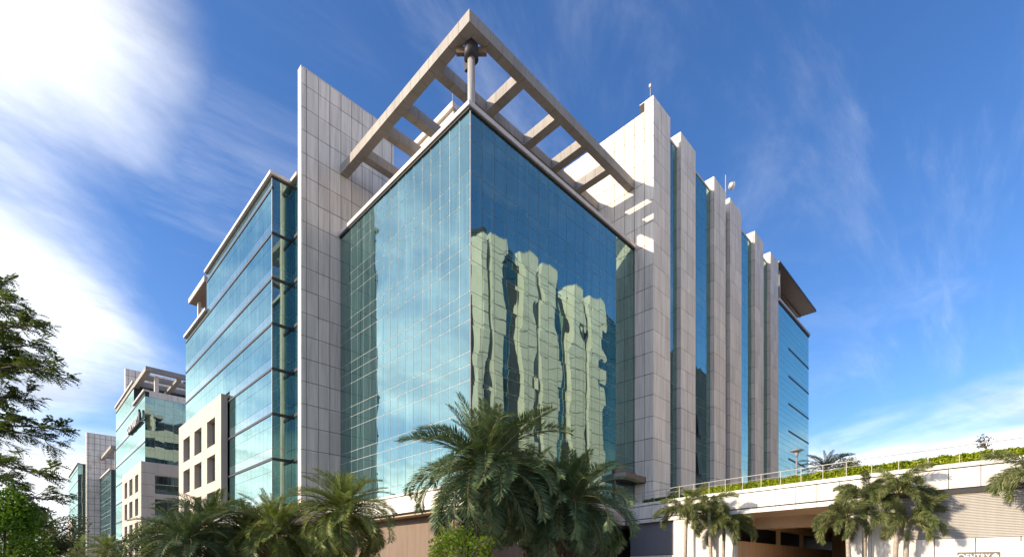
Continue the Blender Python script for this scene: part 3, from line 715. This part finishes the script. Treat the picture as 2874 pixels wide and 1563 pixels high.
# ------------------------------------------------------------------ the block across the court, which the right-hand glass mirrors
tw = thing("office_building", "pale pilastered office block across the court, mirrored in the tower's right glass face", "building", (45, -40, 0))
YT = -28.5
def tx(s): return on_y(s, 800, -YT).x
part_box("block_core", "dark_metal", tw, tx(1330), 110, -50, YT - 1.45, 0, 49.6)
TP = [(1350, 1364), (1383, 1417), (1469, 1507), (1525, 1563), (1607, 1638), (1658, 1693)]
for k, (a, b) in enumerate(TP):
    x0, x1 = tx(a), tx(b)
    pl = part_box("pilaster", "concrete_dark", tw, x0 + 0.05, x1 - 0.02, YT - 2.2, YT - 0.05, 0, 51.2)
    zt = 50.2 if k == 0 else 51.3
    for za, zb in zip([0] + list(range(3, 51, 2)), list(range(3, 51, 2)) + [zt]):
        link("cladding_panel", unit_box((round((x1 - x0) - 0.03, 3), 0.046, zb - za - 0.09), "pale_cladding"), pl, ((x0 + x1) / 2, YT - 0.02, (za + zb) / 2))
    part_box("pilaster_side", "pale_cladding", tw, x0, x0 + 0.046, YT - 2.0, YT - 0.05, 0, zt)
    part_box("pilaster_cap", "coping_metal", tw, x0, x1, YT - 2.0, YT, zt + 0.01, zt + 0.12)
for (a, b) in ((1416, 1453), (1562, 1594), (1692, 1760)):
    x0, x1 = tx(a), tx(b)
    for z in [3 + 4 * k for k in range(12)]:
        part_box("glass_pane", "glass", tw, x0 + 0.1, x1 - 0.05, YT - 1.44, YT - 1.40, z, z + 3.9)
for z in (49.0, 50.0): part_box("roof_rail", "dark_metal", tw, tx(1340), tx(1750), YT - 1.4, YT - 1.3, z + 0.4, z + 0.5)

# ------------------------------------------------------------------ railing, hedges, lamp, sign on the podium
rl = thing("railing", "thin steel handrail with posts along the podium parapet above the hedge", "railing", (13, -10, CZP))
RP = [Vector((p.x + 0.16, p.y)) for p in edge_points(0.6)]
mb = MB(); mb.tube([(p.x, p.y, CZP + 0.86) for p in RP], 0.026, 8); mb.build("top_rail", "steel", rl, True)
mb = MB(); mb.tube([(p.x, p.y, CZP + 0.55) for p in RP], 0.012, 6); mb.build("lower_rail", "steel", rl, True)
for p in RP[::2]:
    mb = MB(); mb.box(p.x - 0.016, p.x + 0.016, p.y - 0.016, p.y + 0.016, CZP, CZP + 0.84); mb.build("post", "steel", rl)
def leaf_cloud(n, sampler, size, up=0.35, aspect=0.55, rnd=random):
    mb = MB()
    for _ in range(n):
        c, nrm = sampler()
        d = Vector((rnd.gauss(0, 1), rnd.gauss(0, 1), rnd.gauss(0, 0.7))).normalized()
        n2 = (Vector(nrm) * 0.8 + Vector((rnd.gauss(0, .6), rnd.gauss(0, .6), rnd.gauss(0, .6) + up))).normalized()
        d = (d - n2 * d.dot(n2)).normalized(); s = d.cross(n2); L = size * rnd.uniform(0.6, 1.3); w = L * aspect / 2
        c = Vector(c)
        mb.poly([c - d * L / 2, c + s * w + n2 * w * 0.25, c + d * L / 2, c - s * w + n2 * w * 0.25])
    return mb
def hedge(name, label, mat, y0, y1, h, n):
    t = thing(name, label, "hedge", (edge_x((y0 + y1) / 2) + 0.9, (y0 + y1) / 2, CZP))
    def smp():
        y = random.uniform(y1, y0); x = edge_x(y) + 0.45
        k = random.random(); hh = h * (0.95 + 0.08 * math.sin(y * 2.1) * math.sin(y * 5.7 + 1))
        if k < 0.62: return (x + random.uniform(-0.05, 0.10), y, CZP - 0.1 + random.uniform(0, hh)), (-1, 0, 0.2)
        return (x + random.uniform(0, 0.9), y, CZP - 0.1 + hh + random.uniform(-0.08, 0.07)), (0, 0, 1)
    leaf_cloud(n, smp, 0.15).build("foliage", mat, t)
    ys_ = steps(y0, y1, 8); mb = MB()
    for a, b in zip(ys_[:-1], ys_[1:]): mb.prism([(edge_x(a) + 0.56, a), (edge_x(b) + 0.56, b), (edge_x(b) + 1.3, b), (edge_x(a) + 1.3, a)], PZ, CZP + h * 0.78)
    mb.build("branches", mat, t)
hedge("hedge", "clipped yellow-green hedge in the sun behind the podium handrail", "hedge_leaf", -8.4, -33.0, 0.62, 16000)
hedge("hedge", "short dark green hedge in the tower's shade behind the handrail", "hedge_leaf_shaded", -4.3, -8.0, 0.42, 1500)
lp = at_depth(2236, 1262, 36.5)
lamp = thing("street_lamp", "slim post lamp with a flat round disc head beyond the podium hedge", "lamp", (lp.x, lp.y, PZ))
mb = MB(); mb.tube([(lp.x, lp.y, PZ), (lp.x, lp.y, lp.z - 0.55)], [0.08, 0.06], 10); mb.build("post", "grey_louvre", lamp, True)
mb = MB(); mb.tube([(lp.x, lp.y, lp.z - 0.6), (lp.x, lp.y, lp.z - 0.15)], [0.05, 0.17], 16); mb.build("lamp_cone", "grey_louvre", lamp, True)
mb = MB(); mb.tube([(lp.x, lp.y, lp.z - 0.14), (lp.x, lp.y, lp.z - 0.05), (lp.x, lp.y, lp.z + 0.06)], [0.30, 0.48, 0.2], 24); mb.build("disc_head", "grey_louvre", lamp, True)

# ENTRY sign on the white wall panels
a, b = Vector((edge_x(-23.2), -23.2)), Vector((edge_x(-25.6), -25.6))
def hit_wall(px, py):
    d = ray(px, py); t = 24.0
    for _ in range(6):
        x = edge_x(CY + t * d[1]) + 0.06; t = (x - CX) / d[0]
    return Vector((CX + t * d[0], CY + t * d[1], CZ + t * d[2]))
s0, s1 = hit_wall(2687, 1549), hit_wall(2806, 1549)
es = thing("entry_sign", "brown direction sign reading ENTRY with an arrow on the white wall", "sign", ((s0.x + s1.x) / 2, (s0.y + s1.y) / 2, s0.z - 0.6))
W = (s1 - s0).xy.length; HS = 0.46
ux = Vector((s1.x - s0.x, s1.y - s0.y, 0)).normalized(); un = Vector((ux.y, -ux.x, 0))
if un.x > 0: un = -un
SM = Matrix(((ux.x, 0, un.x, s0.x), (ux.y, 0, un.y, s0.y), (0, 1, 0, s0.z), (0, 0, 0, 1)))     # local x along, y up, z out of the wall
def sign_part(name, mb, mat):
    return link(name, mb.mesh(name, mat), es, mw=SM)
mb = MB(); mb.box(0, W, -HS, 0, -0.03, 0.012); sign_part("board", mb, "sign_board")
tcu = bpy.data.curves.new("lettering", 'FONT'); tcu.body = "ENTRY"; tcu.size = 0.36; tcu.extrude = 0.006; tcu.space_character = 1.12; tcu.offset = 0.008
to = bpy.data.objects.new("lettering_tmp", tcu); COL.objects.link(to)
bpy.context.view_layer.update()
tm = bpy.data.meshes.new_from_object(to.evaluated_get(bpy.context.evaluated_depsgraph_get())); bpy.data.objects.remove(to)
xs_ = [v.co.x for v in tm.vertices]; wtx = max(xs_) - min(xs_)
for v in tm.vertices: v.co.x = (v.co.x - min(xs_)) * (W * 0.58 / wtx) + W * 0.21; v.co.y = v.co.y - HS + 0.11; v.co.z += 0.02
tm.materials.clear(); tm.materials.append(MAT["sign_white"])
link("lettering", tm, es, mw=SM)
mb = MB(); ax = W * 0.90; mb.prism([(ax - 0.035, -0.36), (ax + 0.035, -0.36), (ax + 0.035, -0.2), (ax + 0.12, -0.26), (ax + 0.12, -0.18), (ax, -0.07), (ax - 0.12, -0.18), (ax - 0.12, -0.26), (ax - 0.035, -0.2)], 0.013, 0.026); sign_part("arrow", mb, "sign_white")
mb = MB(); ring(mb, 0, 0, 0.10, 0.10, 0.05, 0.013, 0.026, -90, 180, 16); mb.v = [(W * 0.10 + y, -0.23 + z, x) for x, y, z in mb.v]; sign_part("symbol", mb, "sign_white")

# ------------------------------------------------------------------ palms
def frond_mesh(name, L, arch, n, leaf, width, vee, mat, plume=False, rnd=None, twist=0.0):
    rnd = rnd or random
    mb = MB(); pts, dirs = [], []; p = Vector((0, 0, 0)); K = 22
    for i in range(K + 1):
        t = i / K; a = -arch * t ** 1.35
        d = Vector((math.cos(a), math.sin(twist * t) * 0.25, math.sin(a))).normalized(); pts.append(p.copy()); dirs.append(d); p = p + d * (L / K)
    mb.tube(pts, [0.035 * (L / 3.6) * (1 - 0.85 * i / K) + 0.004 for i in range(K + 1)], 4, 0, False)
    for k in range(n):
        t = 0.14 + 0.86 * (k + rnd.random() * 0.6) / n if not plume else 0.20 + 0.80 * (k + rnd.random()) / n
        x = min(t * K, K - 1e-3); i = int(x); q = pts[i].lerp(pts[i + 1], x - i); d = dirs[i]
        side = d.cross(Vector((0, 0, 1))).normalized(); nn = side.cross(d)
        env = (0.45 + 0.75 * math.sin(math.pi * min(1, t * 1.02) ** 0.8)) if not plume else (0.55 + 0.6 * math.sin(math.pi * t))
        for sgn in ((-1, 1) if not plume else (rnd.choice((-1, 1)),)):
            l = leaf * env * rnd.uniform(0.82, 1.1)
            fw = rnd.uniform(0.55, 0.85) + 0.7 * max(0, t - 0.8)
            if plume:
                w = rnd.uniform(0, 2 * math.pi); out_ = side * math.cos(w) + nn * (math.sin(w) * 0.8)
            else:
                out_ = side * sgn * math.cos(vee) + nn * (math.sin(vee) * rnd.uniform(0.4, 1.3))
            ld = (out_ + d * fw).normalized(); tip = q + ld * l + Vector((0, 0, -0.22 * l * (1.3 if plume else rnd.uniform(0.3, 0.9))))
            wv = ld.cross(nn if not plume else Vector((rnd.gauss(0, 1), rnd.gauss(0, 1), rnd.gauss(0, 1)))).normalized() * width * 0.5
            mid = q + ld * l * 0.42
            mb.poly([q, mid + wv, tip, mid - wv], 1)
    return mb.mesh(name, ["rachis", mat])
rp = random.Random(11)
DATE = {m: [frond_mesh("frond", 3.6, a, 74, 0.60, 0.042, 0.50, m, False, rp, tw_) for a, tw_ in ((0.35, 0.5), (0.8, -0.8), (1.25, 0.7), (1.7, -0.5), (2.1, 0.9))] for m in ("date_leaf", "date_leaf_light", "dead_leaf")}
FOX = [frond_mesh("frond", 2.7, a, 420, 0.46, 0.034, 0.0, "fox_leaf", True, rp, tw_) for a, tw_ in ((1.1, 0.4), (1.7, -0.5), (2.2, 0.3), (2.6, -0.3))]
def put_frond(me, parent, base, az, el, s, roll=0.0):
    mw = Matrix.Translation(base) @ Matrix.Rotation(az, 4, 'Z') @ Matrix.Rotation(-el, 4, 'Y') @ Matrix.Rotation(roll, 4, 'X') @ Matrix.Scale(s, 4)
    return link("frond", me, parent, mw=mw)
def date_palm(label, px, py, depth, flen, n, seed, mat="date_leaf", ground=0.1, lean=0.0, group="date palms along the drive", low=-30):
    r = random.Random(seed); c = at_depth(px, py, depth)
    t = thing("date_palm", label, "palm tree", (c.x, c.y, ground), group)
    base = Vector((c.x + lean, c.y, ground)); mb = MB(); K = 26
    pts = [base.lerp(c, i / K) for i in range(K + 1)]; rad = [0.24 * flen / 3.6 * (1.25 - 0.3 * i / K + (0.10 if i % 2 else -0.05)) for i in range(K + 1)]
    mb.tube(pts, rad, 12)
    # stubs of cut leaf bases under the crown
    for k in range(90):
        w = k * 2.399; h = r.uniform(0.35, 1.0) ; q = base.lerp(c, h); o = Vector((math.cos(w), math.sin(w), 0))
        rr = 0.24 * flen / 3.6; s_ = 0.07 * flen / 3.6
        mb.poly([q + o * rr + Vector((-o.y, o.x, 0)) * s_, q + o * rr - Vector((-o.y, o.x, 0)) * s_, q + o * (rr + 0.10) + Vector((0, 0, 0.14))])
    mb.build("trunk", "bark", t)
    for k in range(n):
        f = (k + 0.5) / n; ed = 84 - (84 - low) * f ** 0.85 + r.uniform(-8, 8); el = R(ed); az = k * 2.39996 + r.uniform(-0.25, 0.25) + seed
        idx = min(4, max(0, int(round((78 - ed) / 20.0 + r.uniform(-0.5, 0.7))))); s = flen / 3.6 * r.uniform(0.86, 1.06) * (0.56 + 0.44 * min(1, f * 3.2))
        put_frond(DATE[mat][idx], t, c + Vector((0, 0, 0.25 - 0.35 * f)), az, el, s, r.uniform(-0.4, 0.4))
    for k in range(5):                                       # dead fronds hanging against the trunk
        put_frond(DATE["dead_leaf"][r.choice((2, 3))], t, c - Vector((0, 0, 0.25)), r.uniform(0, 6.28), R(r.uniform(-65, -35)), flen / 3.6 * r.uniform(0.6, 0.85), r.uniform(-1, 1))
    return t
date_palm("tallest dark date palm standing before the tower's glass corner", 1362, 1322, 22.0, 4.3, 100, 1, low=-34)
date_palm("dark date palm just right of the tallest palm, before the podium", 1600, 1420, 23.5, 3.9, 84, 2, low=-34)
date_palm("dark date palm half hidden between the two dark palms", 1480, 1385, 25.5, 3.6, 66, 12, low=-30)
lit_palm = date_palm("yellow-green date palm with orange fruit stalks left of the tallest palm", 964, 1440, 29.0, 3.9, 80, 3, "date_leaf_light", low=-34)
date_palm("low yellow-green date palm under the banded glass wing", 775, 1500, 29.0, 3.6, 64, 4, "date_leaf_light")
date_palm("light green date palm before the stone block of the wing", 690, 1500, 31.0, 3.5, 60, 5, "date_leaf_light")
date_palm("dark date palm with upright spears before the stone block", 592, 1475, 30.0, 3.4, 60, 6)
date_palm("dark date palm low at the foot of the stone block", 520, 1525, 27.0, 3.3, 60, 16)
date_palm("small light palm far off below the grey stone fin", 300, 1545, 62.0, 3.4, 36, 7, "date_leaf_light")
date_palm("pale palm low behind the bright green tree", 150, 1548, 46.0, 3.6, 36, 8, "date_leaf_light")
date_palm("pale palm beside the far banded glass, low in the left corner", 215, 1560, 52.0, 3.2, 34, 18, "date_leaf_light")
date_palm("small palm on the deck beyond the lamp and hedge", 2318, 1322, 47.0, 3.3, 34, 9, ground=PZ, low=-25)
# orange fruit stalks on the lit palm
surface("fruit_orange", (0.42, 0.20, 0.03), 0.6)
_fp = lit_palm
for k in range(16):
    c = at_depth(964, 1446, 29.0); w = k * 2.4; o = Vector((math.cos(w), math.sin(w), 0)); L = random.uniform(0.6, 1.0)
    mb = MB(); mb.tube([c, c + o * L * 0.6 + Vector((0, 0, 0.15)), c + o * L * 0.9 + Vector((0, 0, -0.3)), c + o * L + Vector((0, 0, -0.8))], [0.03, 0.04, 0.07, 0.03], 5); mb.build("fruit_stalk", "fruit_orange", _fp)
# foxtail palms by the ramp
def fox_palm(label, px, py, depth, n, seed, s=1.0, group="foxtail palms by the white wall"):
    r = random.Random(seed); c = at_depth(px, py, depth)
    t = thing("foxtail_palm", label, "palm tree", (c.x, c.y, 0.0), group)
    mb = MB(); K = 20; base = Vector((c.x + r.uniform(-.2, .2), c.y + r.uniform(-.2, .2), 0.0))
    mb.tube([base.lerp(c, i / K) for i in range(K + 1)], [0.13 - 0.035 * i / K + (0.006 if i % 2 else 0) for i in range(K + 1)], 12); mb.build("trunk", "pale_bark", t, True)
    mb = MB(); mb.tube([c - Vector((0, 0, 0.7)), c - Vector((0, 0, 0.3)), c + Vector((0, 0, 0.35))], [0.10, 0.12, 0.05], 10); mb.build("crownshaft", "fox_leaf", t, True)
    for k in range(n):
        f = (k + 0.5) / n; el = R(72 - 62 * f + r.uniform(-10, 10)); az = k * 2.39996 + seed * 1.7 + r.uniform(-.3, .3)
        put_frond(FOX[min(3, int(f * 3 + r.uniform(0.2, 1.2)))], t, c + Vector((0, 0, 0.25)), az, el, s * r.uniform(0.85, 1.1), r.uniform(-.4, .4))
for lab, px, py, dp, n, sd, s in (
    ("left foxtail palm of the group before the white pier", 1926, 1452, 34.0, 15, 21, 0.86),
    ("middle foxtail palm of the group before the white pier, with a fresh green spear", 1990, 1438, 33.0, 12, 22, 0.74),
    ("right foxtail palm of the group beside the drive-in opening", 2032, 1488, 33.5, 15, 23, 0.84),
    ("foxtail palm with pinkish trunk right of the drive-in opening", 2430, 1408, 27.2, 13, 24, 0.74),
    ("fullest foxtail palm left of the beige louvres", 2520, 1402, 26.0, 15, 25, 0.82),
    ("low foxtail palm at the right jamb of the drive-in opening", 2378, 1475, 27.0, 14, 26, 0.76),
    ("low foxtail palm whose shade falls on the white wall panels", 2545, 1480, 25.6, 13, 27, 0.72),
    ("foxtail palm cut by the right edge of the picture", 2930, 1352, 21.5, 15, 28, 0.8)):
    fox_palm(lab, px, py, dp, n, sd, s)

# ------------------------------------------------------------------ broadleaf trees and shrubs
def spray(mb, tip, d, size, r, n=26):
    """a flat feathery spray of small leaflets hanging from a twig"""
    d = Vector(d).normalized(); side = d.cross(Vector((0, 0, 1))).normalized()
    for k in range(n):
        t = r.random(); s = r.choice((-1, 1)); q = tip - d * size * (1 - t) + side * s * size * 0.42 * r.random() * (1.1 - t) + Vector((0, 0, -0.10 * size * t + r.gauss(0, 0.05 * size)))
        ld = (d * r.uniform(0.3, 1) + side * s * r.uniform(0.3, 1.0) + Vector((0, 0, r.uniform(-0.7, 0.05)))).normalized(); l = size * r.uniform(0.20, 0.36); w = ld.cross(Vector((r.gauss(0, .5), r.gauss(0, .5), 1))).normalized() * l * 0.24
        mb.poly([q, q + ld * l * 0.5 + w, q + ld * l, q + ld * l * 0.5 - w])
r = random.Random(5)
tr = thing("broadleaf_tree", "tall feathery tree reaching in from the left edge", "tree", (0, 0, 0))
root = at_depth(-330, 1500, 14.5); tr.location = (root.x, root.y, 0)
mb = MB(); crown_h = at_depth(-260, 900, 14.5)
mb.tube([(root.x, root.y, 0), (root.x, root.y, 2.5), tuple(at_depth(-280, 1200, 14.5)), tuple(crown_h), tuple(at_depth(-230, 600, 14.5))], [0.26, 0.22, 0.17, 0.11, 0.04], 10); mb.build("trunk", "bark", tr, True)
fol = MB()
limbs = [(-290, 1380, 150, 1400), (-285, 1300, 120, 1330), (-280, 1260, 150, 1240), (-275, 1240, 165, 1205), (-275, 1180, 80, 1125), (-270, 1130, 175, 1060), (-268, 1110, 110, 1020), (-268, 1080, 90, 970), (-265, 1040, 85, 915), (-260, 960, 35, 850), (-255, 900, 5, 790), (-285, 1340, 40, 1370), (-280, 1260, 40, 1180), (-275, 1120, 20, 1040), (-265, 1010, 10, 950), (-280, 1300, 0, 1290)]
def bent(A, B, bow, n, jit):
    side = (B - A).cross(Vector((0, 0, 1))).normalized(); w1, w2 = r.uniform(-jit, jit), r.uniform(-jit, jit); L = (B - A).length
    return [A.lerp(B, i / n) + Vector((0, 0, bow * L * math.sin(math.pi * i / n))) + side * L * w1 * math.sin(2 * math.pi * i / n) + Vector((0, 0, w2 * L * math.sin(2 * math.pi * i / n))) for i in range(n + 1)]
def compound_leaf(q, d):
    """one feathery leaf: a thin rib with leaflets on both sides, drooping"""
    d = Vector(d).normalized(); L = r.uniform(0.20, 0.36); side = (d.cross(Vector((0, 0, 1))) + Vector((r.gauss(0, .25), r.gauss(0, .25), r.gauss(0, .25)))).normalized()
    n = 7
    for k in range(n):
        t = (k + 0.6) / n; p = q + d * L * t + Vector((0, 0, -0.35 * L * t * t))
        for sg in (-1, 1):
            ld = (side * sg + d * 0.5 + Vector((0, 0, r.uniform(-0.5, 0.05)))).normalized(); l = 0.36 * L * (0.55 + 0.6 * math.sin(math.pi * t)); w = d * l * 0.19
            fol.poly([p, p + ld * l * 0.5 + w, p + ld * l, p + ld * l * 0.5 - w])
for k, (x0, y0, x1, y1) in enumerate(limbs):
    dp = 14.5 + r.uniform(-1.6, 1.6); A = at_depth(x0, y0, 14.5); B = at_depth(x1, y1, dp)
    pts = bent(A, B, 0.06, 12, 0.05)
    mb = MB(); mb.tube(pts, [0.05 * (1 - 0.85 * i / 12) + 0.006 for i in range(13)], 6)
    for j in range(17):
        t = 1.0 - 0.72 * (j / 16); x = min(t * 12, 11.999); i = int(x); q = pts[i].lerp(pts[i + 1], x - i)
        d = (B - A).normalized(); sd = d.cross(Vector((0, 0, 1))).normalized()
        o = (d * r.uniform(0.3, 0.9) + sd * r.gauss(0, 0.7) + Vector((0, 0, r.gauss(0.08, 0.38)))).normalized(); ln = r.uniform(0.35, 0.95) * (1.15 - 0.45 * t)
        if j == 0: o, ln = d, 0.3
        tw_ = bent(q, q + o * ln, -0.05, 6, 0.08)
        mb.tube(tw_, [0.012 * (1 - 0.8 * i / 6) + 0.002 for i in range(7)], 4)
        for m in range(15):
            u = 0.15 + 0.85 * m / 14; xx = min(u * 6, 5.999); ii = int(xx); p = tw_[ii].lerp(tw_[ii + 1], xx - ii)
            compound_leaf(p, (o * r.uniform(0.3, 0.9) + sd * r.gauss(0, 0.7) + Vector((0, 0, r.uniform(-0.5, 0.45)))))
    mb.build("limb", "twig", tr, True)
fol.build("foliage", "tree_leaf", tr)
def leafy(name, label, cat, px, py, depth, rx, rz, mat, n, size, seed, trunk=True, ground=0.0, lumps=14, group=None):
    r = random.Random(seed); c = at_depth(px, py, depth)
    t = thing(name, label, cat, (c.x, c.y, ground), group)
    L = []
    for _ in range(lumps):
        w, u = r.uniform(0, 2 * math.pi), r.uniform(-1, 1); q = math.sqrt(1 - u * u) * r.uniform(0.45, 0.9)
        L.append((c + Vector((math.cos(w) * q * rx, math.sin(w) * q * rx, u * rz * 0.75)), r.uniform(0.28, 0.50)))
    def smp():
        q, s = r.choice(L); w, u = r.uniform(0, 2 * math.pi), r.uniform(-1, 1); k = math.sqrt(1 - u * u); nn = Vector((math.cos(w) * k, math.sin(w) * k, u)); rr = r.uniform(0.55, 1.08)
        return q + Vector((nn.x * rx * s, nn.y * rx * s, nn.z * rz * s)) * rr, nn
    leaf_cloud(n, smp, size, 0.3, 0.5, r).build("foliage", mat, t)
    mb = MB(); mb.tube([(c.x, c.y, ground), (c.x, c.y, max(c.z - rz * 0.3, ground + 0.1))], [0.05 + rx * 0.05, 0.03 + rx * 0.02], 8)
    for q, s in L[:9]: mb.tube([(c.x, c.y, max(c.z - rz * 0.5, ground + 0.1)), tuple(q)], [0.02 + rx * 0.015, 0.012], 5)
    mb.build("trunk", "twig", t)
leafy("broadleaf_tree", "bright green leafy tree in the lower left corner", "tree", 10, 1520, 13.0, 0.95, 1.35, "bright_leaf", 9000, 0.10, 31, lumps=22)
leafy("broadleaf_tree", "dull grey-green tree behind the bright green one", "tree", 120, 1490, 38.0, 2.4, 1.9, "dull_leaf", 6000, 0.20, 32)
leafy("broadleaf_tree", "dark tree far left between the leafy trees, low behind", "tree", 45, 1500, 30.0, 2.2, 2.2, "tree_leaf", 5000, 0.20, 39)
leafy("broadleaf_tree", "mid green leafy tree below the second block's stone front", "tree", 450, 1530, 33.0, 1.9, 1.9, "tree_leaf", 9000, 0.14, 33)
leafy("shrub", "sunlit yellow-green shrub at the foot of the tallest palm", "shrub", 1290, 1568, 20.0, 1.25, 1.25, "shrub_leaf", 2200, 0.20, 34, lumps=30)
leafy("shrub", "small leafy shrub beside the deck palm beyond the hedge", "shrub", 2375, 1330, 44.0, 1.5, 1.4, "fox_leaf", 2500, 0.18, 35, ground=PZ)
leafy("shrub", "thin small-leaved plant poking over the hedge at far right", "shrub", 2768, 1245, 25.5, 0.45, 0.5, "dull_leaf", 110, 0.14, 36, ground=PZ, lumps=9)
leafy("shrub", "wispy green shrub at the shaded end of the handrail", "shrub", 1895, 1380, 38.0, 0.55, 0.6, "fox_leaf", 900, 0.10, 37, ground=PZ)
